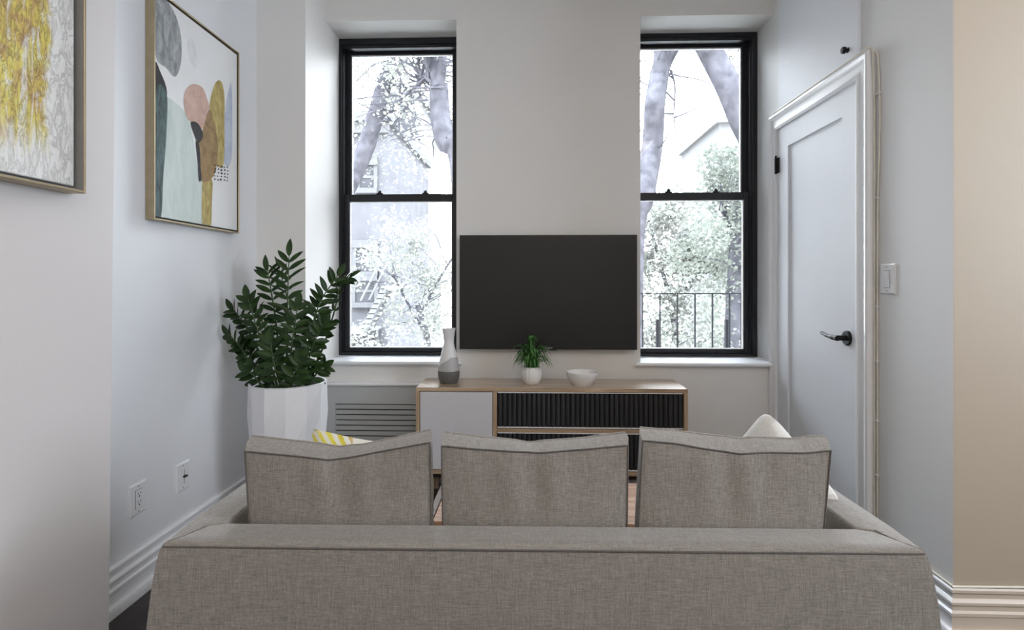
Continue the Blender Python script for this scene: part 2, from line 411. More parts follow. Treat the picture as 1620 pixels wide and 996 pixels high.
cup = thing('cupboard', (XR, (Y0+Y1)/2, ZD+.10), 'white flush cupboard front with small black knob, above the white door', 'cupboard')
b = MB(); b.box((XR-.014, Y0+.002, ZD+.096), (XR-.0005, Y1-.006, 2.98), .002, 1); b.build('cupboard_door', 'door_white', cup, loc=cup.location).location = (0, 0, 0)
b = MB(); kz, ky = 2.198, 2.455
b.disc((XR-.013, ky, kz), (-1, 0, 0), .007, .016, 16); b.disc((XR-.027, ky, kz), (-1, 0, 0), .015, .014, 24, .004); b.disc((XR-.013, ky, kz), (-1, 0, 0), .012, .004, 20)
b.build('knob', 'matte_black', cup, 35, label='small round black knob', loc=cup.location).location = (0, 0, 0)

# cords beside the casing
b = MB(); yc = Y0-.098; path = [(XR-.028, Y1+.02, ZD+.097), (XR-.028, 2.75, ZD+.098), (XR-.028, Y0-.02, ZD+.097), (XR-.026, Y0-.085, ZD+.097), (XR-.016, yc, ZD+.07), (XR-.009, yc-.001, 1.9)]
path += [(XR-.009, yc-.001+.0015*sin(k*2.1), 1.9-k*.12) for k in range(1, 15)]
path += [(XR-.010, yc, .20), (XR-.008, yc-.02, .176), (XR-.006, 2.10, .172), (XR-.006, YC+.02, .172), (XR-.006, YC-.004, .171), (XR+.02, YC-.006, .170), (1.7, YC-.006, .172), (2.4, YC-.006, .171), (3.1, YC-.006, .172)]
b.tube(bez(path, 5), .0042, 8); tag(b.build('cord', 'cord_cream', None, 60), 'cream cord running over the door casing, down its side and along the warm-lit baseboard', 'cord')
b = MB(); y2 = yc-.016
b.tube(bez([(XR-.009, Y0-.1085, ZD+.080), (XR-.006, y2-.003, ZD+.045), (XR-.006, y2-.010, 1.98), (XR-.006, y2-.016, 1.86), (XR-.006, y2-.012, 1.72), (XR-.006, y2-.002, 1.5), (XR-.006, y2, 1.2), (XR-.006, y2, .8), (XR-.006, y2, .4), (XR-.006, y2, .205)], 8), .0036, 8)
o = tag(b.build('cord', 'cord_cream', None, 60), 'thin cream cord bulging away from the door casing near its top corner', 'cord')
for z in (1.94, 1.52, 1.08, .86, .62, .40):
    c = MB(); c.box((XR-.012, y2-.007-(.014 if z > 1.8 else 0), z-.004), (XR-.001, y2+.0085, z+.004), .002, 1); c.build('cord_clip', 'plate_white', o)
b = MB()
b.tube(bez([(XR-.04, YG-.06, ZS+.005), (XR-.012, YW+.10, ZS+.005), (XR-.012, YW-.020, ZS+.006), (XR-.012, YW-.042, ZS-.006), (XR-.014, YW-.036, ZS-.030), (XR-.026, YW-.014, ZS-.055), (XR-.030, YW-.006, ZS-.10), (XR-.030, YW-.006, .45), (XR-.030, YW-.006, .30), (XR-.030, YW-.008, .20)], 8), .004, 8)
tag(b.build('cord', 'plate_white', None, 60), 'white cord dropping from the right windowsill corner down the wall', 'cord')

# ------------------------------------------------------------------ plates on the walls
def plate(mb_face, name, loc, nx, label, cat):
    """nx: +1 looks to +x (left wall), -1 looks to -x (right wall)"""
    t = thing(name, loc, label, cat)
    b = MB(); w, h, d = .045, .060, .007
    ring = lambda x, i: [(nx*x, -w+i, -h+i), (nx*x, w-i, -h+i), (nx*x, w-i, h-i), (nx*x, -w+i, h-i)]
    b.rings([ring(0, 0), ring(.003, 0), ring(d, .005)]); b.build('wall_plate', 'plate_white', t)
    for z in (-.047, .047):
        b = MB(); b.disc((nx*.0065, 0, z), (nx, 0, 0), .0032, .0014, 12); b.build('screw', 'screw_grey', t)
    return t
t = plate(None, 'power_outlet', (XL, 2.027, .359), 1, 'white double power outlet on left wall, nearer the camera than the switch', 'outlet')
b = MB(); b.box((.0065, -.017, -.034), (.0095, .017, .034), .001, 1); f_ = b.build('receptacle', 'plate_white', t)
b = MB(); b.box((.0066, -.0182, -.0352), (.0072, .0182, .0352)); b.build('shadow_gap', 'slot_dark', t)
for z in (-.016, .016):
    b = MB(); b.box((.0093, -.0085, z+.001), (.0100, -.0062, z+.010)); b.box((.0093, .0062, z+.002), (.0100, .0085, z+.009)); b.disc((.0093, 0, z-.006), (1, 0, 0), .0030, .0007, 12)
    b.build('socket_slots', 'slot_dark', f_)
t = plate(None, 'dimmer_switch', (XL, 2.294, .348), 1, 'white slide dimmer plate with dark lever on left wall, nearer the planter', 'switch')
b = MB(); b.box((.0066, .004, -.030), (.0074, .007, .030)); b.build('slide_slot', 'slot_dark', t)
b = MB(); b.box((.007, -.006, -.003), (.020, .014, .005), .002, 1); b.build('slide_lever', 'black_plastic', t)
b = MB(); b.box((.0066, -.016, -.034), (.0090, .003, .034), .001, 1); b.build('dimmer_face', 'plate_white', t)
t = plate(None, 'light_switch', (XR, 2.203, 1.192), -1, 'white rocker light switch on right wall, beside the door casing', 'switch')
b = MB(); b.box((-.0072, -.0178, -.0345), (-.0066, .0178, .0345)); b.build('shadow_gap', 'slot_dark', t)
b = MB(); b.prism([(-.0066, -.0165, -.033), (-.0088, -.0165, -.033), (-.0125, -.0165, .033), (-.0066, -.0165, .033)], (0, .033, 0)); b.build('rocker', 'plate_white', t)

# ------------------------------------------------------------------ pictures on the left
def frame_mesh(t, y0, y1, h, depth, fw, mats):
    """float frame hung on a wall looking to +x; local origin at lower far corner on the wall; y runs from y0 (near) to 0 (far)"""
    b = MB()
    for lo, hi in (((0, y0, 0), (depth, y0+fw, h)), ((0, -fw, 0), (depth, 0, h)), ((0, y0+fw, 0), (depth, -fw, fw)), ((0, y0+fw, h-fw), (depth, -fw, h))):
        b.box(lo, hi, .0012, 1)
    return b.build('frame', mats, t)
# picture over the corner
yA, yB = 2.070, 2.688; zA, zB = 1.423, 2.325
t = thing('abstract_picture', (XL, yB, zA), 'framed abstract picture of grey, mint, pink and gold blobs on left wall', 'picture')
frame_mesh(t, yA-yB, 0, zB-zA, .038, .006, 'brass')
b = MB(); b.box((.001, yA-yB+.006, .006), (.009, -.006, zB-zA-.006)); b.build('backing', 'float_grey', t)
cv = MB(); XQ = .033
cw = ['canvas_white', 'paint_grey', 'paint_faint', 'paint_black', 'paint_teal', 'paint_mint', 'paint_pink', 'paint_gold', 'paint_tan', 'paint_blue']
ya, yb, za, zb_ = yA-yB+.009, -.016, .014, zB-zA-.016
cv.box((.010, ya, za), (XQ, yb, zb_))
def blob(mat, pts, lay, smooth=True):
    P = []
    for u, v in pts:
        q = atx(u/2.49, v/2.49, XL+XQ); P.append(Vector((XQ+.0003*lay, min(max(q.y-yB, ya+.0005), yb-.0005), min(max(q.z-zA, za+.0005), zb_-.0005))))
    if smooth:
        n = len(P); P2 = []
        Q = P+P[:3]; Q = [P[-1]]+Q
        for i in range(1, n+1):
            for k in range(5):
                s_ = k/5; a0, a1, a2, a3 = Q[i-1], Q[i], Q[i+1], Q[i+2]
                p = .5*((2*a1)+(a2-a0)*s_+(2*a0-5*a1+4*a2-a3)*s_*s_+(3*a1-a0-3*a2+a3)*s_**3)
                p.x = XQ+.0003*lay; p.y = min(max(p.y, ya+.0005), yb-.0005); p.z = min(max(p.z, za+.0005), zb_-.0005); P2.append(p)
        P = P2
    cv.mat(cw.index(mat)); cv.prism(P, (.00015, 0, 0))
blob('paint_grey', [(600, -30), (660, -10), (697, 75), (714, 160), (712, 250), (690, 302), (655, 268), (600, 205)], 1)
blob('paint_faint', [(742, 155), (764, 165), (776, 230), (771, 270), (752, 242), (738, 192)], 1)
blob('paint_mint', [(650, 398), (690, 405), (730, 448), (757, 530), (775, 640), (797, 722), (800, 890), (700, 880), (640, 862), (640, 600)], 1)
blob('paint_blue', [(884, 450), (897, 372), (912, 340), (912, 620), (884, 645), (880, 560)], 1)
blob('paint_black', [(600, 240), (632, 285), (652, 335), (656, 375), (632, 385), (600, 380)], 2)
blob('paint_teal', [(600, 372), (656, 368), (654, 540), (642, 700), (634, 858), (600, 850)], 3)
blob('paint_pink', [(724, 415), (727, 365), (748, 336), (775, 332), (800, 350), (818, 400), (826, 445), (803, 506), (768, 487), (738, 468)], 3)
blob('paint_gold', [(824, 420), (838, 352), (855, 319), (873, 325), (883, 380), (883, 480), (880, 645), (848, 640), (830, 520)], 4)
blob('paint_gold', [(797, 718), (815, 708), (836, 712), (833, 800), (829, 893), (797, 887)], 4)
blob('paint_tan', [(800, 505), (824, 432), (850, 520), (857, 600), (842, 690), (797, 716), (782, 650), (778, 565)], 5)
blob('paint_black', [(750, 482), (776, 484), (797, 520), (795, 545), (780, 562), (764, 530)], 6)
blob('paint_black', [(770, 560), (783, 570), (789, 660), (792, 706), (782, 709), (778, 640)], 6)
random.seed(4)
for r_ in range(5):
    for c_ in range(5):
        cx, cy = 845+c_*12.5+random.uniform(-2, 2), 652+r_*13+c_*2+random.uniform(-2, 2); q = random.uniform(2.2, 4)
        blob('paint_black', [(cx-q, cy), (cx, cy-q*1.2), (cx+q, cy), (cx, cy+q*1.2)], 7)
cv.build('canvas', cw, t)
# yellow picture on the near wall
yB1 = 1.4015; zA1 = 1.412; w1, h1 = .62, .92
t = thing('abstract_picture', (XN, yB1, zA1), 'framed yellow and white textured abstract canvas on the near left wall', 'picture')
frame_mesh(t, -w1, 0, h1, .050, .007, 'brass')
b = MB(); b.box((.001, -w1+.007, .007), (.006, -.007, h1-.007)); b.build('backing', 'float_grey', t)
b = MB(); b.box((.006, -.0085, .007), (.047, -.0072, h1-.007)); b.box((.006, -w1+.007, .007), (.047, -.0085, .0082)); b.build('liner', 'float_grey', t, label='grey inner face of the frame')
b = MB(); b.box((.006, -w1+.02, .016), (.034, -.020, h1-.02), .002, 1); b.build('canvas', 'yellow_impasto', t)

# ------------------------------------------------------------------ radiator cover
t = thing('radiator_cover', (-.83, YW, 0), 'grey louvred radiator cover panel under the left window', 'radiator cover')
b = MB(); f0 = YW-.022; L = t.location
x0, x1, xa, xb, z0, z1 = W1[0]+.002, -.445, -1.156, -.545, .125, .462
b.box((x0, f0, 0), (xa, YW-.001, .566)); b.box((xb, f0, 0), (x1, YW-.001, .566)); b.box((xa, f0, 0), (xb, YW-.001, z0)); b.box((xa, f0, z1), (xb, YW-.001, .566))
b.build('cover_panel', 'cover_grey', t, loc=L).location = (0, 0, 0)
b = MB(); b.box((xa, YW-.004, z0), (xb, YW-.002, z1)); b.build('grille_backing', 'dark_void', t, loc=L).location = (0, 0, 0)
b = MB()
for k in range(11):
    zt = z1-.0055-k*.0312
    if zt-.026 < z0: break
    b.prism([(xa, f0+.001, zt), (xa, f0+.013, zt-.001), (xa, f0+.013, zt-.0255), (xa, f0+.004, zt-.0255)], (xb-xa, 0, 0))
b.build('louvre_grille', 'cover_grey', t, loc=L).location = (0, 0, 0)
b = MB(); b.rings([[(x, y, z) for y, z in ((YW-.001, .566), (YW-.028, .566), (YW-.038, .573), (YW-.040, .580), (YW-.036, .588), (YW-.001, .588))] for x in (W1[0]+.001, -.445)])
b.build('ledge', 'trim_white', t, 30, loc=L).location = (0, 0, 0)

# ------------------------------------------------------------------ television
tc_ = ((at(727, 371, 3.18)+at(1008, 371, 3.18))/2).x
tx0, tx1 = at(727, 400, 3.165).x, at(1008, 400, 3.165).x; tz1, tz0 = at(868, 371.5, 3.165).z, at(868, 552.5, 3.165).z
t = thing('television', ((tx0+tx1)/2, 3.165, tz0), 'large black flat television hanging on the wall between the windows', 'television')
W_, Hh = tx1-tx0, tz1-tz0
b = MB(); b.box((-W_/2, .004, 0), (W_/2, .032, Hh), .003, 2); b.build('casing', 'black_plastic', t, 30)
b = MB(); e = .007
for lo, hi in (((-W_/2, 0, 0), (-W_/2+e, .006, Hh)), ((W_/2-e, 0, 0), (W_/2, .006, Hh)), ((-W_/2+e, 0, Hh-e), (W_/2-e, .006, Hh)), ((-W_/2+e, 0, 0), (W_/2-e, .006, .018))): b.box(lo, hi)
bz = b.build('bezel', 'black_plastic', t)
b = MB(); b.box((-W_/2+e, .0015, .018), (W_/2-e, .005, Hh-e)); b.build('screen', 'screen_glass', t)
b = MB(); b.box((-.30, .012, .12), (.30, .056, .50), .006, 2); b.build('wall_mount', 'black_plastic', t)
b = MB(); b.box((.008, .0, -.006), (.05, .012, .001), .001, 1); b.build('sensor', 'black_plastic', t)
fc = bpy.data.curves.new('logo', 'FONT'); fc.body = 'SONY'; fc.size = .017; fc.extrude = .0004; fc.align_x = 'CENTER'; fc.space_character = 1.15; fc.offset = .0004
fo = bpy.data.objects.new('logo', fc); C.objects.link(fo)
bpy.context.view_layer.update()
me = bpy.data.meshes.new_from_object(fo.evaluated_get(bpy.context.evaluated_depsgraph_get())); bpy.data.objects.remove(fo)
me.materials.clear(); me.materials.append(M['logo_grey'])
lo_ = bpy.data.objects.new('logo', me); C.objects.link(lo_); lo_.parent = bz; lo_.location = (at(867, 548, 3.165).x-(tx0+tx1)/2, -.0006, .003); lo_.rotation_euler = (pi/2, 0, 0); lo_.scale = (1.1, .9, 1)

# ------------------------------------------------------------------ console
cx0, cx1, cyf, cyb, czt, czb = -.612, .818, 2.886, 3.178, .622, .165
t = thing('media_console', ((cx0+cx1)/2, (cyf+cyb)/2, 0), 'oak media console with white door and black ribbed drawers below the television', 'console')
L = t.location
def cl(mb, name, mat, sm=None, p=None, label=None):
    o = mb.build(name, mat, p or t, sm, label=label, loc=L); o.location = (0, 0, 0); return o
tk = .020
b = MB(); b.box((cx0, cyf, czt-tk), (cx1, cyb, czt), .0015, 1); cl(b, 'top_panel', 'oak')
xd = at(783, 650, cyf).x
for xa, xb, za in ((cx0, cx0+tk, czb), (cx1-tk, cx1, czb), (xd-.010, xd+.010, czb+tk)):
    b = MB(); b.box((xa, cyf, za), (xb, cyb, czt-tk)); cl(b, 'side_panel' if za == czb else 'divider', 'oak_vertical')
zs = at(900, 681.5, cyf).z
b = MB(); b.box((cx0+tk, cyf, czb), (cx1-tk, cyb, czb+tk)); cl(b, 'bottom_panel', 'oak')
b = MB(); b.box((xd+.010, cyf+.003, zs-.009), (cx1-tk, cyb-.009, zs+.009)); cl(b, 'shelf', 'oak')
b = MB(); b.box((cx0+tk, cyb-.008, czb+tk), (cx1-tk, cyb-.002, czt-tk)); cl(b, 'back_panel', 'oak')
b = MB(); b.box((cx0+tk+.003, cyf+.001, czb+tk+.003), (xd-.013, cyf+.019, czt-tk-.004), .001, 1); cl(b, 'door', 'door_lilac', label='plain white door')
for za, zb2 in ((zs+.009, czt-tk), (czb+tk, zs-.009)):
    b = MB(); xa, xb = xd+.013, cx1-tk-.003; n = 38; w = (xb-xa)/n; za += .010; zb2 -= .007
    pts = []
    for k in range(n):
        a0 = xa+k*w
        pts += [(a0, cyf+.014), (a0+w*.16, cyf+.007), (a0+w*.5, cyf+.004), (a0+w*.84, cyf+.007)]
    pts += [(xb, cyf+.014), (xb, cyf+.024), (xa, cyf+.024)]
    b.prism([(x, y, za) for x, y in pts], (0, 0, zb2-za)); dr = cl(b, 'drawer', 'ribbed_black', label='black vertically ribbed drawer front')
    b = MB(); b.box((xa, cyf+.002, za-.006), (xb, cyf+.026, za-.0005)); b.box((xa, cyf+.002, zb2+.0005), (xb, cyf+.026, zb2+.005)); cl(b, 'drawer_edge', 'ceramic_white', None, dr, 'thin white edge')
b = MB(); b.box((cx0+.03, cyf+.03, czb-.030), (cx1-.03, cyb-.02, czb-.0005)); cl(b, 'plinth_rail', 'leg_dark')
for lx in (cx0+.07, cx1-.07):
    for ly in (cyf+.06, cyb-.05):
        b = MB(); b.rings([[(lx-w_, ly-w_, z), (lx+w_, ly-w_, z), (lx+w_, ly+w_, z), (lx-w_, ly+w_, z)] for z, w_ in ((0, .012), (czb-.0305, .019))]); cl(b, 'leg', 'oak_vertical')

# vase: pale body, grey band, dark foot
vy = 3.03
p = at(710, 606, vy); t = thing('vase', (p.x, vy, czt), 'tall waisted vase, white above with dark grey foot, left on console', 'vase')
k = vy/F
prof = [(r*k, z*k) for r, z in ((12.8, 0), (14.2, .6), (16.8, 10), (17.2, 17), (16.6, 24), (14.8, 34), (12.2, 46), (9.6, 56), (8.2, 63), (8.4, 70), (9.6, 79), (10.8, 86))]
def interp(z):
    for (r0, z0_), (r1, z1_) in zip(prof, prof[1:]):
        if z0_ <= z <= z1_: return r0+(r1-r0)*(z-z0_)/(z1_-z0_)
    return prof[-1][0]
sm = [(q.x, q.y) for q in bez([Vector((r, z, 0)) for r, z in prof], 5)]
b = MB(); n = 48; R = []
inner = [(r-.0025, z) for r, z in sm[::-1] if z > .05*k*86]
allp = sm+inner; N = len(sm)
V = [[b.v((r*cos(2*pi*i/n), r*sin(2*pi*i/n), z)) for i in range(n)] for r, z in allp]
for j in range(len(V)-1):
    for i in range(n):
        zz = allp[j][1]/k; ang = 2*pi*(i+.5)/n
        tilt = 31+10*cos(ang+.6)
        b.mat(0 if zz > tilt or j >= N-1 else (1 if zz > 19 else 2)); b.f([V[j][i], V[j][(i+1) % n], V[j+1][(i+1) % n], V[j+1][i]])
b.mat(2); b.f(V[0][::-1]); b.mat(0); b.f(V[-1])
b.build('vase_body', ['vase_white', 'vase_grey', 'vase_dark'], t, 40)

# spider-like plant in ribbed white pot
py = 3.01; p = at(841, 607, py); k = py/F
t = thing('potted_plant', (p.x, py, czt), 'small grassy green plant in a ribbed white pot, middle of console', 'plant')
b = MB(); n = 72; prof = [(10, 0), (11, .8), (14.2, 7), (15.8, 15), (15.6, 21), (13.6, 27), (13.0, 27.2), (12.6, 25), (12.6, 22)]
R = [[(r*k*(1+.028*cos(18*2*pi*i/n)*(1 if j < 6 else 0))*cos(2*pi*i/n), r*k*(1+.028*cos(18*2*pi*i/n)*(1 if j < 6 else 0))*sin(2*pi*i/n), z*k) for i in range(n)] for j, (r, z) in enumerate(prof)]
b.rings(R); b.build('pot', 'ceramic_white', t, 50)
b = MB(); b.disc((0, 0, 21.5*k), (0, 0, 1), 12.7*k, 1.5*k, 24); b.build('soil', 'soil', t)
def blade(b, pts, w, fold=.25):
    P = bez(pts, 6); n = len(P); R = []
    for i, q in enumerate(P):
        d_ = (P[min(i+1, n-1)]-P[max(i-1, 0)]).normalized(); sd = d_.cross(Vector((0, 0, 1)))
        sd = sd.normalized() if sd.length > 1e-4 else Vector((1, 0, 0)); up = sd.cross(d_)
        ww = w*(.55+.45*sin(min(1, i/n*2.2)*pi/2))*(1-(i/(n-1))**3*.95)
        R.append([q-sd*ww+up*ww*fold, q, q+sd*ww+up*ww*fold])
    b.rings(R, False, False, closed=False)
random.seed(11); b = MB()
for i in range(150):
    a = random.uniform(0, 2*pi); e = random.random()
    if i < 40: r, h, dr = random.uniform(2, 13), random.uniform(34, 54), random.uniform(-1, 4)
    else: r, h, dr = random.uniform(22, 38), random.uniform(6, 32), random.uniform(2, 13)
    base = Vector((cos(a)*random.uniform(0, 7), sin(a)*random.uniform(0, 7), 22)); tip = Vector((cos(a)*r, sin(a)*r*.8, 24+h-dr*1.0))
    mid = Vector((cos(a)*r*.45, sin(a)*r*.40, 24+h*.80+6)); m2 = Vector((cos(a)*r*.78, sin(a)*r*.66, 24+h+(4 if i >= 40 else -4)))
    if i >= 40: tip.z = 24+h-dr
    blade(b, [base*k, mid*k, m2*k, tip*k], random.uniform(1.4, 2.2)*k)
b.build('leaves', 'grass_leaf', t, 60, recalc=False)

# bowl
by = 2.985; p = at(921, 609, by); k = by/F
t = tag(bpy.data.objects.new('bowl', None), 'low white ceramic bowl at right on console, beside the grassy plant', 'bowl'); C.objects.link(t); t.location = (p.x, by, czt)
b = MB(); b.lathe([(q.x, q.y) for q in bez([Vector((r*k, z*k, 0)) for r, z in ((14.5, 0), (15.5, .3), (16, 1.5), (21, 8), (24.2, 15), (25.2, 20.5), (24.9, 21.0), (24.2, 20.5), (22.6, 14), (18, 7), (10, 3.2), (1, 2.6))], 4)], n=56, cap1=True)
b.build('bowl_body', 'ceramic_white', t, 40)

# ------------------------------------------------------------------ planter with ZZ plant
PY = 2.60
pL, pR = at(398.5, 606, PY), at(514, 606, PY); pc = (pL+pR)/2; rr = (pR.x-pL.x)/2; ph = at(456, 606, PY-rr*.2).z
t = thing('potted_plant', (pc.x, PY, 0), 'tall dark green leafy plant in a large white faceted planter, left corner', 'plant')
b = MB(); n = 12; rot = .35
# faceted body: alternating straight and triangulated facets
lev = [(.0, .74), (.08, .80), (.50*ph, .95), (ph-.15, .985), (ph-.004, .99), (ph, 1.0)]
Rg = []
for j, (z, s_) in enumerate(lev):
    zig = lambda i: (1.035 if i % 2 else .965) if j == 2 else ((.965 if i % 2 else 1.03) if j == 3 else 1)
    Rg.append([b.v((rr*s_*zig(i)*cos(rot+2*pi*i/n), rr*s_*zig(i)*sin(rot+2*pi*i/n), z)) for i in range(n)])
for j in range(len(Rg)-1):
    for i in range(n):
        a0, a1, a2, a3 = Rg[j][i], Rg[j][(i+1) % n], Rg[j+1][(i+1) % n], Rg[j+1][i]
        if j in (2, 3): b.f([a0, a1, a2]); b.f([a0, a2, a3])
        else: b.f([a0, a1, a2, a3])
b.f(Rg[0][::-1])
inn = [[b.v((rr*s_*cos(rot+2*pi*i/n), rr*s_*sin(rot+2*pi*i/n), z)) for i in range(n)] for s_, z in ((.95, ph+.001), (.90, ph-.03), (.88, ph-.06))]
seq = [Rg[-1]]+inn
for A, B in zip(seq, seq[1:]):
    for i in range(n): b.f([A[i], A[(i+1) % n], B[(i+1) % n], B[i]])
b.f(inn[-1]); b.build('planter', 'pot_white', t)
b = MB(); b.disc((0, 0, ph-.062), (0, 0, 1), rr*.90, .042, 36); b.build('soil', 'soil', t)
kx = (pR.x-pL.x)/115.5
def leaflet(b, base, d_, nrm, ln, wd):
    d_ = d_.normalized(); sd = d_.cross(nrm).normalized(); up = sd.cross(d_).normalized(); R = []
    for i in range(8):
        q = i/7; w_ = wd*(sin(pi*q**.85))**.75 if 0 < i < 7 else wd*.04
        c_ = base+d_*ln*q+up*(-ln*.10*q*q)
        R.append([c_-sd*w_+up*w_*.28, c_-sd*w_*.5+up*w_*.08, c_, c_+sd*w_*.5+up*w_*.08, c_+sd*w_+up*w_*.28])
    b.rings(R, False, False, closed=False)
def frond(pts, nl, ln, wd, start=.25, face=0.0, droop=.3, seed=0, label=None):
    """pts in photo-pixel-sized steps: (across, depth, up) from the rim centre"""
    random.seed(seed)
    P = bez([Vector((x*kx, y*kx, ph-.03+z*kx)) for x, y, z in pts], 12); n = len(P)
    b = MB(); b.tube(P, [.0058-.0036*i/(n-1) for i in range(n)], 7)
    l = MB(); fd = Vector((sin(face), -cos(face), .15))    # leaf blades look about this way
    for i in range(nl):
        q = start+(1-start)*(i/(nl-.5)); j = min(n-2, int(q*(n-1))); p_ = P[j]; d_ = (P[j+1]-P[max(j-1, 0)]).normalized()
        sd = d_.cross(fd).normalized(); grow = sin(min(1, (q-start)/(1-start)*1.6+.35)*pi*.62)
        for s_ in (-1, 1):
            dd = sd*s_*(1-.25*q)+d_*(.30+.55*q**3)+Vector((random.uniform(-.12, .12), random.uniform(-.3, .3), random.uniform(-.1, .12)))
            nn = fd+Vector((random.uniform(-.35, .35), random.uniform(-.2, .2), random.uniform(.15, .8)))
            leaflet(l, p_+d_*random.uniform(-.004, .004), dd, nn, ln*grow*random.uniform(.88, 1.1), wd*grow*random.uniform(.9, 1.1))
    leaflet(l, P[-1], (P[-1]-P[-3]), fd, ln*.85, wd*1.1)
    o = b.build('stem', 'zz_stem', t, 60)
    l.build('leaflets', 'zz_leaf', o, 60, recalc=False)
FR = [  # tall middle, tall left, then the bushy rest
 ([(0, -8, 0), (2, -8, 80), (2, -6, 150), (3, -4, 205)], 12, 31, 8.0, .22, .0),
 ([(-12, 4, 0), (-20, 4, 90), (-28, 2, 150), (-33, 0, 182)], 11, 29, 8.0, .22, -.15),
 ([(10, 10, 0), (4, 14, 90), (-14, 22, 150), (-26, 26, 185)], 11, 27, 5.0, .25, 1.0),
 ([(18, -4, 0), (34, -6, 70), (50, -4, 130), (78, -2, 175)], 14, 26, 8.5, .22, .5),
 ([(24, 4, 0), (52, 4, 60), (72, 2, 120), (82, 0, 160), (96, 0, 172)], 13, 24, 8.0, .2, -.9),
 ([(-20, 0, 0), (-46, -4, 60), (-66, -6, 100), (-82, -8, 122)], 12, 24, 9.0, .2, -.4),
 ([(-22, -10, 0), (-46, -14, 30), (-66, -14, 62), (-84, -16, 84)], 11, 22, 9.0, .2, -.5),
 ([(-8, -14, 0), (-26, -20, 60), (-40, -22, 100), (-52, -22, 140)], 12, 25, 9.5, .15, -.1),
 ([(6, -16, 0), (14, -24, 50), (20, -26, 90), (26, -26, 128)], 12, 25, 9.0, .12, .2),
 ([(20, -10, 0), (36, -16, 40), (50, -18, 78), (62, -18, 100)], 11, 23, 9.0, .15, .4),
 ([(-14, 10, 0), (-30, 14, 60), (-52, 14, 110), (-62, 12, 132)], 11, 24, 8.0, .2, -.6),
 ([(-24, -4, 0), (-40, -8, 24), (-54, -8, 46), (-62, -10, 66)], 8, 24, 10, .1, -.3),
 ([(0, -18, 0), (-6, -28, 30), (-10, -32, 54), (-12, -32, 74)], 9, 26, 10, .08, 0),
 ([(28, 0, 0), (40, -2, 16), (50, -4, 28), (58, -4, 34)], 6, 20, 8.5, .15, .3),
 ([(14, 12, 0), (26, 16, 60), (34, 18, 100), (40, 18, 130)], 11, 25, 8.0, .2, .6),
 ([(-30, -12, 0), (-36, -22, 14), (-42, -26, 24), (-48, -28, 30)], 5, 24, 10, .1, -.2),
 ([(12, -20, 0), (20, -30, 20), (28, -32, 36), (34, -32, 48)], 7, 25, 10, .1, .2),
]
for i, (pts, nl, ln, wd, st_, fc_) in enumerate(FR): frond(pts, max(4, round(nl*.85)), ln*1.08*kx, wd*.58*kx, st_, fc_, seed=50+i)

# ------------------------------------------------------------------ coffee table
tx0, tx1, ty0, ty1, tz = -.378, .56, 1.935, 2.335, .33
t = thing('coffee_table', ((tx0+tx1)/2, (ty0+ty1)/2, 0), 'low plank-topped wooden coffee table glimpsed between the sofa cushions', 'table'); L = t.location
def tl(mb, name, mat, sm=None):
    o = mb.build(name, mat, t, sm, loc=L); o.location = (0, 0, 0); return o
np_ = 6; w = (ty1-ty0)/np_
b = MB()
for k in range(np_): b.box((tx0+.028, ty0+k*w+.0012, tz-.028), (tx1-.028, ty0+(k+1)*w-.0012, tz), .0015, 1)
tl(b, 'tabletop', 'table_wood')
for xa, xb in ((tx0, tx0+.0265), (tx1-.0265, tx1)):
    b = MB(); b.box((xa, ty0, tz-.03), (xb, ty1, tz+.001), .002, 1); tl(b, 'end_rail', 'table_edge')
b = MB(); b.box((tx0+.04, ty0+.03, tz-.075), (tx1-.04, ty0+.05, tz-.0295)); b.box((tx0+.04, ty1-.05, tz-.075), (tx1-.04, ty1-.03, tz-.0295)); tl(b, 'apron', 'table_wood')
for lx in (tx0+.045, tx1-.045):
    for ly in (ty0+.045, ty1-.045):
        b = MB(); b.rings([[(lx-q, ly-q, z), (lx+q, ly-q, z), (lx+q, ly+q, z), (lx-q, ly+q, z)] for z, q in ((0, .014), (tz-.031, .022))]); tl(b, 'leg', 'table_edge')

# ------------------------------------------------------------------ sofa seen from behind
SO = Vector((.015, 1.10, 0)); RZ = .015
t = thing('sofa', SO, 'grey linen three-cushion sofa seen from behind in the foreground', 'sofa', RZ)
ZT = .652
def off(z): return .0315*((max(0, ZT-z))/.163)**.45 if z < ZT else 0
LEV = [ZT, ZT-.0015, ZT-.006, ZT-.013, ZT-.025, ZT-.05, ZT-.09, ZT-.15, ZT-.22, ZT-.32, ZT-.42, .13, .10]
def shell(name, plan):
    """plan: (x, y, ox, oy): ox, oy say how far this corner follows the outward swell"""
    b = MB(); R = []
    cx = sum(p[0] for p in plan)/len(plan); cy = sum(p[1] for p in plan)/len(plan)
    for j, z in enumerate(LEV):
        e = (off(z)) if z > .2 else off(.2)
        ins = {0: .006, 1: .0025}.get(j, 0)
        r = []
        for x, y, ox, oy in plan:
            dx, dy = cx-x, cy-y
            r.append((x+ox*e+ins*(1 if dx > 0 else -1), y+oy*e*.45+ins*(1 if dy > 0 else -1), z))
        R.append(r)
    b.rings(R); return b.build(name, 'linen', t, 40)
HW = .757
for s_ in (-1, 1):
    shell('arm', [(s_*(HW+.000), .004, s_, -1), (s_*(HW-.014), .022, 0, 0), (s_*(HW-.027), .055, 0, 0), (s_*(HW-.043), .078, 0, 0), (s_*(HW-.074), .090, 0, 0), (s_*(HW-.076), .64, 0, 0), (s_*(HW+.004), .64, s_, 0), (s_*(HW+.006), .10, s_, 0)])
g = .0012
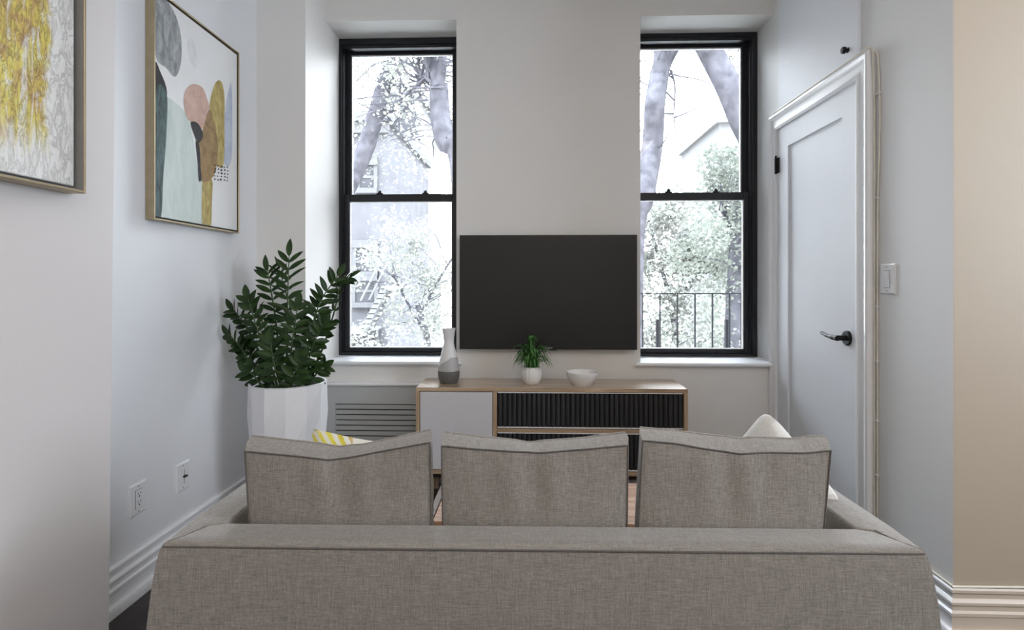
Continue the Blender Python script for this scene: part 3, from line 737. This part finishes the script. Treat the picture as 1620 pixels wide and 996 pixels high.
shell('backrest', [(-HW+.001, .0, -1, -1), (-HW*.5, 0, 0, -1), (0, 0, 0, -1), (HW*.5, 0, 0, -1), (HW-.001, 0, 1, -1), (HW-.014-g, .022-g, 0, 0), (HW-.027-g, .055, 0, 0), (HW-.043-g, .078, 0, 0), (HW-.074-g, .090, 0, 0), (0, .090, 0, 0), (-HW+.074+g, .090, 0, 0), (-HW+.043+g, .078, 0, 0), (-HW+.027+g, .055, 0, 0), (-HW+.014+g, .022-g, 0, 0)])
b = MB(); b.tube([(-HW-.004, -.003, ZT-.009), (-HW*.5, -.0045, ZT-.009), (HW*.5, -.0045, ZT-.009), (HW+.004, -.003, ZT-.009)], .0022, 6)
b.build('back_seam', 'linen_seam', t)
b = MB(); b.box((-.68, .092, .10), (.68, .66, .24), .012, 3); b.build('seat_base', 'linen', t, 40)
for k in range(3):
    b = MB(); a0 = -.678+k*.452; b.box((a0+.002, .10, .2405), (a0+.450, .67, .36), .03, 4); b.build('seat_cushion', 'linen', t, 40)
for lx in (-.68, .68):
    for ly in (.05, .60):
        b = MB(); b.rings([[(lx-q, ly-q, z), (lx+q, ly-q, z), (lx+q, ly+q, z), (lx-q, ly+q, z)] for z, q in ((0, .013), (.099, .022))]); b.build('leg', 'leg_dark', t)

RI = Matrix.Rotation(-RZ, 3, 'Z')
def loc_(p): return RI @ (p-SO)
YBK, TK, TT = 1.205, .085, .055          # rear plane, thickness low down and at the top edge
def cushion(seam, edge, bl, br, seed):
    """seam / edge: top outline pixels of the rear and front welts left to right; bl, br lower corners"""
    random.seed(seed); ns, nt = 44, 22
    def resample(pts, Y):
        Q = [loc_(at(u, v, Y)) for u, v in pts]; out = []
        xs = [q.x for q in Q]
        for i in range(ns+1):
            x = xs[0]+(xs[-1]-xs[0])*i/ns
            for a, c in zip(Q, Q[1:]):
                if x <= c.x+1e-9: break
            f_ = (x-a.x)/(c.x-a.x); out.append((x, a.z+(c.z-a.z)*f_))
        for _ in range(2):
            out = [out[0]]+[(out[i][0], (out[i-1][1]+2*out[i][1]+out[i+1][1])/4) for i in range(1, ns)]+[out[-1]]
        return out
    yB_ = YBK-SO.y; yF_ = yB_+TK; zb_ = .362
    T0, T1 = resample(seam, YBK), resample(edge, YBK+TT)
    B0, B1 = loc_(at(bl[0], bl[1], YBK)), loc_(at(br[0], br[1], YBK))
    def low(top, side, z):        # continue the side lines through the visible lower corner down to the seat
        d_ = B0 if side == 0 else B1; x0_, z0_ = top; return x0_+(d_.x-x0_)*(z0_-z)/(z0_-d_.z)*.55 if z < d_.z else 0
    x0b = T0[0][0]+(B0.x-T0[0][0])*1.5; x1b = T0[-1][0]+(B1.x-T0[-1][0])*1.5
    def P(T, y, i, j, puff, sgn):
        s_, t_ = i/ns, j/nt; xb = x0b+(x1b-x0b)*s_; xt, zt = T[i]
        if sgn > 0: xb = xb*1.06      # the loose fronts splay a little wider than the backs
        curve = t_
        x = xb+(xt-xb)*curve; z = zb_+(zt-zb_)*t_
        pf = puff*(sin(pi*s_)**.6)*(sin(pi*min(1, t_))**.6) if 0 < i < ns and 0 < j < nt else 0
        cr = .004*sin(26*s_+3*t_+seed)*math.exp(-((t_-.86)/.16)**2)*math.exp(-((s_-.5)/.22)**2)
        return Vector((x, y-sgn*(-pf)-(cr if sgn < 0 else 0), z)) if sgn > 0 else Vector((x, y-pf-cr, z))
    b = MB()
    A = [[b.v(P(T0, yB_, i, j, .013, -1)) for i in range(ns+1)] for j in range(nt+1)]
    D = [[b.v(P(T1, yF_-(TK-TT)*(j/nt)**2.2, i, j, .045, 1)) for i in range(ns+1)] for j in range(nt+1)]
    for j in range(nt):
        for i in range(ns): b.f([A[j][i], A[j][i+1], A[j+1][i+1], A[j+1][i]]); b.f([D[j][i], D[j+1][i], D[j+1][i+1], D[j][i+1]])
    per = [(0, i) for i in range(ns)]+[(j, ns) for j in range(nt)]+[(nt, i) for i in range(ns, 0, -1)]+[(j, 0) for j in range(nt, 0, -1)]
    mid = []
    for (j, i) in per:
        a, d_ = A[j][i].co, D[j][i].co; m_ = (a+d_)/2
        m_ += Vector((0.004 if i == ns else (-.004 if i == 0 else 0), 0, .003 if j == nt else 0))
        mid.append(b.v(m_))
    n = len(per)
    for k in range(n):
        (j, i), (j2, i2) = per[k], per[(k+1) % n]
        b.f([A[j][i], mid[k], mid[(k+1) % n], A[j2][i2]]); b.f([mid[k], D[j][i], D[j2][i2], mid[(k+1) % n]])
    top = [A[nt][i].co.copy() for i in range(ns+1)]; side0 = [A[j][0].co.copy() for j in range(nt+1)]; side1 = [A[j][ns].co.copy() for j in range(nt+1)]
    ft = [D[nt][i].co.copy() for i in range(ns+1)]
    o = b.build('back_cushion', 'linen', t, 50)
    c = MB(); c.tube([p_+Vector((0, -.0008, 0)) for p_ in side0+top[1:]+side1[::-1][1:]], .0019, 6); c.build('piping', 'linen_seam', o)
    c = MB(); c.tube(ft, .0026, 6); c.build('piping', 'linen', o)
cushion([(391, 711), (440, 716), (497, 722), (512, 723), (520, 727), (532, 724), (541, 724), (600, 713), (681, 698.5)],
        [(402, 687), (460, 694), (505, 699), (530, 703.5), (540, 706), (552, 702.5), (575, 702), (620, 692), (682, 679)], (404, 827), (684, 830), 1)
cushion([(699, 704), (760, 710), (806, 713), (842, 715), (850, 717), (858, 715), (920, 711), (994, 704.5)],
        [(704, 682.5), (760, 690), (812, 695), (831, 698.5), (838, 701.5), (848, 697.5), (920, 693), (990, 684)], (702, 830), (991, 833), 2)
cushion([(1017, 697), (1070, 702), (1120, 711), (1160, 717), (1172, 719.5), (1184, 717.5), (1230, 717), (1280, 718), (1318, 714)],
        [(1013, 676.5), (1070, 682), (1135, 690), (1150, 690), (1172, 696.5), (1185, 692), (1235, 694.5), (1262, 695.5), (1280, 692), (1307, 691)], (1006, 833), (1299, 835.5), 3)

# throw pillows
def pillow(name, loc, rot, w, h, d_, mat, label, soft=.02):
    b = MB(); n = 22; f_ = lambda a: (max(0, 1-abs(2*a-1)**2.6))**.62
    def pt(i, j, s_):
        u, v = i/n, j/n; x, z = (u-.5)*w, (v-.5)*h
        pin = 1-.07*(1-abs(2*v-1)**2)*abs(2*u-1)**4; pin2 = 1-.07*(1-abs(2*u-1)**2)*abs(2*v-1)**4
        rd = 1-soft*(abs(2*u-1)*abs(2*v-1))**5
        return Vector((x*pin*rd, s_*d_/2*f_(u)*f_(v), z*pin2*rd))
    A = [[b.v(pt(i, j, -1)) for i in range(n+1)] for j in range(n+1)]
    D = [[A[j][i] if i in (0, n) or j in (0, n) else b.v(pt(i, j, 1)) for i in range(n+1)] for j in range(n+1)]
    for j in range(n):
        for i in range(n): b.f([A[j][i], A[j][i+1], A[j+1][i+1], A[j+1][i]]); b.f([D[j][i], D[j+1][i], D[j+1][i+1], D[j][i+1]])
    o = b.build(name, mat, None, 60); o.location = loc; o.rotation_euler = rot
    tag(o, label, 'pillow'); return o
pillow('throw_pillow', (-.474, 1.52, .580), (radians(9), radians(9), radians(3)), .32, .36, .10, 'yellow_pattern', 'yellow and white patterned pillow behind the left sofa cushion')
pillow('throw_pillow', (.66, 1.52, .625), (radians(4), radians(42), radians(-60)), .31, .31, .12, 'pale_fabric', 'pale grey pillow standing on its corner behind the right sofa cushion', .12)
pillow('throw_pillow', (.43, 1.51, .56), (radians(9), radians(-4), 0), .26, .365, .09, 'yellow_pattern', 'yellow and white patterned pillow almost hidden behind the right sofa cushion')

# ------------------------------------------------------------------ outside
ZG = -3.6
b = MB(); b.box((-30, YO, ZG-.2), (30, 45, ZG)); S(b, 'ground', 'ground')
# iron fire-escape railing in front of the right window
RY = 4.35
rt = at(1090, 464, RY).z; rx0, rx1 = at(985, 464, RY).x, at(1203, 464, RY).x
t = thing('balcony_railing', ((rx0+rx1)/2, RY, .12), 'thin dark iron balcony railing outside the right window', 'railing'); L = t.location
def rl(mb, name): o = mb.build(name, 'rail_paint', t, loc=L); o.location = (0, 0, 0)
b = MB(); b.box((rx0, RY-.012, rt-.005), (rx1, RY+.012, rt+.005)); rl(b, 'top_rail')
b = MB(); b.box((rx0, RY-.012, .20), (rx1, RY+.012, .21)); rl(b, 'bottom_rail')
for u in (989, 1016.5, 1044, 1071.5, 1099.5, 1127, 1154, 1173, 1200):
    x = at(u, 500, RY).x; b = MB(); b.box((x-.0055, RY-.0055, .211), (x+.0055, RY+.0055, rt-.0055)); rl(b, 'baluster')
for u in (1040.5, 1150):
    x = at(u, 500, RY+.12).x; z = at(u, 505, RY+.12).z; b = MB(); b.box((x-.016, RY+.10, .12), (x+.016, RY+.13, z)); rl(b, 'post')
b = MB()
for k in range(9): b.box((rx0-.1, YO+.06+k*.085, .10), (rx1+.1, YO+.06+k*.085+.05, .12))
b.box((rx0-.05, YO, .07), (rx0-.01, RY+.16, .0995)); b.box((rx1+.01, YO, .07), (rx1+.05, RY+.16, .0995)); rl(b, 'platform')

# grey building across the yard, left
BY = 15.0
t = thing('apartment_building', (-6.5, BY, ZG), 'grey apartment building across the yard seen through the left window', 'building'); L = t.location
def ol(mb, name, mat, p=None, sm=None): o = mb.build(name, mat, p or t, sm, loc=L); o.location = (0, 0, 0); return o
bx1 = at(613, 400, BY).x; btop = at(600, 195, BY).z
b = MB(); b.box((-9.5, BY, ZG), (bx1, BY+6, btop)); ol(b, 'wall', 'facade')
b = MB(); b.box((-9.6, BY-.3, btop), (bx1+.12, BY+6, btop+.25)); b.box((-9.6, BY-.18, btop-.3), (bx1+.06, BY, btop)); ol(b, 'cornice', 'stone_trim')
for u0, v0, u1, v1 in ((570, 262, 592, 298), (564, 392, 593, 436), (563, 442, 593, 478), (560, 528, 594, 552)):
    p, q = at(u0, v0, BY), at(u1, v1, BY); b = MB()
    for dx in (0, -2.3, -4.4):
        pass
    e = .10
    b.box((p.x-e, BY-.10, p.z), (q.x+e, BY-.0005, p.z+.22)); b.box((p.x-e, BY-.14, q.z-.14), (q.x+e, BY-.0005, q.z)); b.box((p.x-e, BY-.06, q.z), (p.x, BY-.0005, p.z)); b.box((q.x, BY-.06, q.z), (q.x+e, BY-.0005, p.z))
    m_ = (p.z+q.z)/2; b.box((p.x, BY-.05, m_-.035), (q.x, BY-.0005, m_+.035))
    w_ = ol(b, 'window', 'stone_trim'); b = MB(); b.box((p.x, BY-.03, q.z), (q.x, BY-.001, p.z)); ol(b, 'pane', 'window_dark', w_)
p, q = at(582, 520, BY-1), at(616, 452, BY-1); b = MB()
for dy in (0, -.7):
    b.prism([(p.x, BY-1+dy, p.z), (p.x+.16, BY-1+dy, p.z), (q.x+.16, BY-1+dy, q.z), (q.x, BY-1+dy, q.z)], (0, .05, 0))
    b.prism([(p.x, BY-1+dy, p.z+.75), (p.x+.05, BY-1+dy, p.z+.75), (q.x+.05, BY-1+dy, q.z+.75), (q.x, BY-1+dy, q.z+.75)], (0, .04, 0))
for k in range(9):
    f_ = (k+.5)/9; x, z = p.x+(q.x-p.x)*f_, p.z+(q.z-p.z)*f_; b.box((x-.02, BY-1.7, z-.01), (x+.16, BY-1, z+.01))
b.box((p.x-2.2, BY-1.75, p.z-.06), (p.x+.1, BY-.01, p.z)); b.box((q.x, BY-1.75, q.z-.06), (q.x+.5, BY-.01, q.z))
ol(b, 'fire_stair', 'siding_white')
# pale clapboard house further back
t = thing('house', (-2.2, 22, ZG), 'pale white clapboard house far behind the trees in the left window', 'house'); L = t.location
hx0, hx1 = at(604, 200, 22).x, at(665, 200, 22).x; hz = at(640, 158, 22).z
b = MB(); b.box((hx0, 22, ZG), (hx1, 27, hz))
k = 0
while k*.33 < hz-ZG-.4: b.prism([(hx0-.01, 22.0, ZG+k*.33), (hx0-.01, 21.93, ZG+k*.33), (hx0-.01, 22.0, ZG+k*.33+.33)], (hx1-hx0+.02, 0, 0)); k += 1
ol(b, 'wall', 'siding_white')
b = MB(); b.box((hx0-.2, 21.7, hz), (hx1+.2, 27.2, hz+.22)); ol(b, 'roof', 'stone_trim')
p = at(628, 185, 21.9); b = MB(); b.box((p.x, 21.85, p.z-1.0), (p.x+.75, 21.95, p.z+.5)); ol(b, 'window', 'window_dark')
# grey house behind the ivy, right window
t = thing('house', (9.0, 24, ZG), 'pale grey gabled house far off in the right window', 'house'); L = t.location
gx0, gx1 = at(1138, 200, 24).x, at(1290, 200, 24).x; gz = at(1150, 195, 24).z
b = MB(); b.box((gx0, 24, ZG), (gx1, 30, gz)); ol(b, 'wall', 'siding_white')
b = MB(); b.prism([(gx0-.2, 23.8, gz), (gx1+.2, 23.8, gz), ((gx0+gx1)/2, 23.8, gz+1.5)], (0, 6.4, 0)); ol(b, 'roof', 'siding_white')

def leafcloud(mb, centres, n, size, rnd):
    for _ in range(n):
        c, rad = rnd.choice(centres)
        while True:
            q = Vector((rnd.uniform(-1, 1), rnd.uniform(-1, 1), rnd.uniform(-1, 1)))
            if q.length <= 1: break
        q = q*rad if isinstance(rad, (int, float)) else Vector((q.x*rad[0], q.y*rad[1], q.z*rad[2]))
        p_ = Vector(c)+q
        a = Vector((rnd.uniform(-1, 1), rnd.uniform(-1, 1), rnd.uniform(-.7, .4))).normalized()
        s_ = a.cross(Vector((rnd.uniform(-1, 1), rnd.uniform(-1, 1), rnd.uniform(-1, 1)))).normalized()
        ln = size*rnd.uniform(.7, 1.4); w_ = ln*.36
        mb.poly([p_, p_+a*ln*.45+s_*w_, p_+a*ln, p_+a*ln*.45-s_*w_])
def tree(label, Y, limbs, leaves, n, size, leaf, seed, twigs=26, group=None, name='tree', tipleaf=True):
    """limbs: list of (pixel polyline, radius0, radius1) on the plane y = Y; leaves: (u, v, dY, radius) clumps"""
    rnd = random.Random(seed)
    p0 = at(limbs[0][0][0][0], limbs[0][0][0][1], Y)
    t = thing(name, (p0.x, Y, ZG), label, 'tree' if name == 'tree' else 'shrub', group=group); L = t.location
    tips = []
    for k, (pl, r0, r1) in enumerate(limbs):
        P = [at(u, v, Y+(rnd.uniform(-.12, .12) if 0 < i else 0)) for i, (u, v) in enumerate(pl)]
        if k == 0: P = [Vector((P[0].x, Y, ZG))]+P
        Q = bez(P, 8); m_ = len(Q)
        b = MB(); b.tube(Q, [r0+(r1-r0)*i/(m_-1) for i in range(m_)], 10)
        tw = MB(); made = False
        for _ in range(twigs if k else twigs//2):
            j = rnd.randrange(m_//2 if k == 0 else 2, m_); s_ = Q[j]; d_ = Vector((rnd.uniform(-1, 1), rnd.uniform(-1, 1), rnd.uniform(-.2, .8))).normalized(); ln = rnd.uniform(.4, 1.3)
            pts = [s_]
            for q in range(4):
                d_ = (d_+Vector((rnd.uniform(-.5, .5), rnd.uniform(-.5, .5), rnd.uniform(-.4, .4)))).normalized(); pts.append(pts[-1]+d_*ln/4)
            tw.tube(pts, [.014, .011, .008, .006, .004], 5); tips.append(pts[-1]); made = True
        nm = 'trunk' if k == 0 else 'branch'
        o = b.build(nm, 'bark', t, 60, loc=L); o.location = (0, 0, 0)
        if made: x = tw.build('twigs', 'bark', o, 60, loc=L); x.location = (0, 0, 0)
    cl_ = [(at(u, v, Y+dy), r) for u, v, dy, r in leaves]+([(p_, .3) for p_ in tips[:30]] if tipleaf else [])
    b = MB(); leafcloud(b, cl_, n, size, rnd)
    o = b.build('foliage', leaf, t, loc=L, recalc=False); o.location = (0, 0, 0)
    return t
G = 'trees in the yard'
tree('slanting tree with thin branches in the upper left window', 9.6,
     [([(470, 430), (530, 330), (572, 250), (592, 190), (606, 140), (619, 100), (632, 60), (640, 10)], .18, .11), ([(612, 135), (630, 134), (650, 142), (670, 130), (690, 112)], .035, .012), ([(620, 110), (645, 118), (668, 124), (700, 108)], .03, .012),
      ([(606, 150), (612, 180), (628, 205), (642, 228)], .03, .01), ([(600, 180), (640, 172), (668, 150)], .022, .01)],
     [(570, 110, 1.5, 1.0), (560, 150, 0, .7), (575, 190, .8, .7), (610, 245, 1, .8), (690, 240, 1.5, .8), (670, 100, .8, .9), (650, 60, 1, .9), (590, 230, .5, .8), (640, 250, 1.2, .7), (570, 215, .8, .5), (670, 170, 1, .5)], 5200, .06, 'pale_leaf', 3, 22, G)
tree('forked dark tree at the right edge of the left window', 6.2,
     [([(735, 330), (705, 220), (697, 185), (694, 135)], .15, .11), ([(694, 140), (685, 105), (672, 70), (655, 20)], .085, .06), ([(695, 140), (699, 105), (701, 70), (704, 20)], .06, .04), ([(690, 135), (676, 125), (664, 110), (660, 70)], .025, .012), ([(688, 125), (668, 130), (640, 152), (632, 160)], .02, .008)],
     [(700, 230, .5, .45), (715, 120, .5, .5), (680, 240, .6, .4), (712, 60, .5, .45)], 1500, .055, 'pale_leaf', 5, 16, G)
tree('tree with forked trunk at the left edge of the right window', 7.0,
     [([(1000, 420), (1018, 310), (1032, 230), (1036, 165), (1044, 115)], .15, .12), ([(1043, 120), (1055, 92), (1075, 55), (1090, 10)], .10, .08), ([(1043, 120), (1046, 90), (1050, 55), (1052, 10)], .10, .085), ([(1062, 110), (1068, 140), (1066, 180), (1070, 230)], .014, .006)],
     [(1000, 120, .5, .3), (1000, 220, .5, .35), (1010, 60, .6, .3)], 500, .055, 'pale_leaf', 8, 5, G, tipleaf=False)
tree('thick leaning tree trunk in the upper right of the right window', 6.5,
     [([(1260, 420), (1215, 270), (1176, 190), (1152, 135), (1128, 90), (1105, 45), (1090, 5)], .17, .13), ([(1168, 160), (1180, 125), (1200, 95), (1230, 60)], .05, .03), ([(1160, 140), (1178, 110), (1195, 88)], .03, .02)],
     [(1175, 85, .4, .3), (1190, 110, .3, .3), (1200, 150, .4, .3)], 600, .055, 'pale_leaf', 13, 4, G, tipleaf=False)
tree('leafy pale bush filling the lower left window', 11.0,
     [([(670, 620), (676, 540), (660, 480)], .10, .05), ([(664, 500), (690, 450), (720, 400)], .04, .015), ([(668, 520), (640, 470), (620, 430)], .03, .015)],
     [(680, 420, 0, .9), (650, 470, -.5, .8), (700, 470, .5, .8), (690, 520, -.8, .9), (640, 530, -.6, .7), (600, 545, -1, .6), (660, 545, -1, .8), (710, 400, 1, .8), (620, 360, 2, .6)], 6500, .065, 'pale_leaf', 21, 12, G)
tree('pale leafy tree filling the lower right window behind the railing', 10.6,
     [([(1075, 640), (1070, 540), (1060, 460)], .12, .06), ([(1062, 480), (1040, 400), (1022, 330)], .05, .02), ([(1066, 500), (1100, 430), (1130, 370)], .05, .02)],
     [(1040, 350, 0, .7), (1075, 340, .4, .7), (1110, 350, .5, .6), (1030, 410, -.4, .7), (1070, 420, -.3, .8), (1110, 420, 0, .7), (1050, 480, -.6, .8), (1095, 490, -.5, .8), (1030, 540, -.8, .8), (1080, 550, -.8, .8), (1125, 540, -.6, .6), (1060, 310, .8, .6), (1015, 380, .3, .7), (1010, 470, .2, .7), (1020, 540, 0, .8), (1045, 560, 0, .7), (1100, 300, 1, .5), (1010, 330, .5, .5)], 16000, .078, 'pale_leaf', 33, 10, G)
tree('dark ivy covered tree at the right of the right window', 7.7,
     [([(1165, 640), (1168, 500), (1172, 380), (1180, 280)], .22, .12), ([(1170, 420), (1150, 350), (1140, 300)], .05, .02)],
     [(1160, 280, 0, .45), (1175, 260, 0, .5), (1150, 330, 0, .5), (1175, 350, 0, .5), (1155, 400, 0, .55), (1175, 440, 0, .5), (1150, 470, 0, .5), (1165, 520, 0, .6), (1150, 560, 0, .5), (1190, 300, 0, .6), (1200, 420, 0, .6)], 7000, .055, 'ivy_leaf', 44, 6, G)

# ------------------------------------------------------------------ light
w = bpy.data.worlds.new('sky'); bpy.context.scene.world = w; w.use_nodes = True; nt = w.node_tree
bg = nt.nodes['Background']; tcn = nt.nodes.new('ShaderNodeTexCoord'); sp = nt.nodes.new('ShaderNodeSeparateXYZ'); cr = nt.nodes.new('ShaderNodeValToRGB')
nt.links.new(tcn.outputs['Generated'], sp.inputs[0]); nt.links.new(sp.outputs[2], cr.inputs[0]); nt.links.new(cr.outputs[0], bg.inputs[0])
cr.color_ramp.elements[0].position = .38; cr.color_ramp.elements[1].position = .72
cr.color_ramp.elements[0].color = (.285, .297, .31, 1); cr.color_ramp.elements[1].color = (.80, .90, 1, 1)   # overcast: the zenith is about three times as bright as the horizon
bg.inputs[1].default_value = 55
def area(name, loc, rot, sx, sy, e, col, portal=False):
    l = bpy.data.lights.new(name, 'AREA'); l.shape = 'RECTANGLE'; l.size = sx; l.size_y = sy; l.energy = e; l.color = col
    if portal: l.cycles.is_portal = True
    o = bpy.data.objects.new(name, l); C.objects.link(o); o.location = loc; o.rotation_euler = rot; return o
for x0, x1 in (W1, W2): area('daylight_portal', ((x0+x1)/2, YO+.01, (ZS+ZL)/2), (-pi/2, 0, 0), x1-x0, ZL-ZS, 1, (1, 1, 1), True)
area('ceiling_fill', (.5, -1.2, ZC-.03), (0, 0, 0), 2.2, 2.2, 46, (1, .88, .77))  # unseen warm fill light, added behind the camera to brighten the room
area('side_window_daylight', (XE-.03, .40, 1.75), (0, pi/2, 0), 1.8, 1.4, 78, (.80, .89, 1))
area('side_room_lamp', (2.5, -.2, ZC-.03), (0, 0, 0), .9, .9, 10, (1, .84, .66))

sc = bpy.context.scene
sc.view_settings.view_transform = 'Standard'; sc.view_settings.look = 'None'; sc.view_settings.gamma = 1; sc.view_settings.use_curve_mapping = False
sc.view_settings.exposure = 0.0
cy = sc.cycles
cy.use_denoising = True
try: cy.denoiser = 'OPENIMAGEDENOISE'; cy.denoising_input_passes = 'RGB_ALBEDO_NORMAL'
except Exception: pass
cy.max_bounces = 10; cy.diffuse_bounces = 6; cy.transparent_max_bounces = 16; cy.caustics_reflective = False; cy.caustics_refractive = False; cy.sample_clamp_indirect = 6
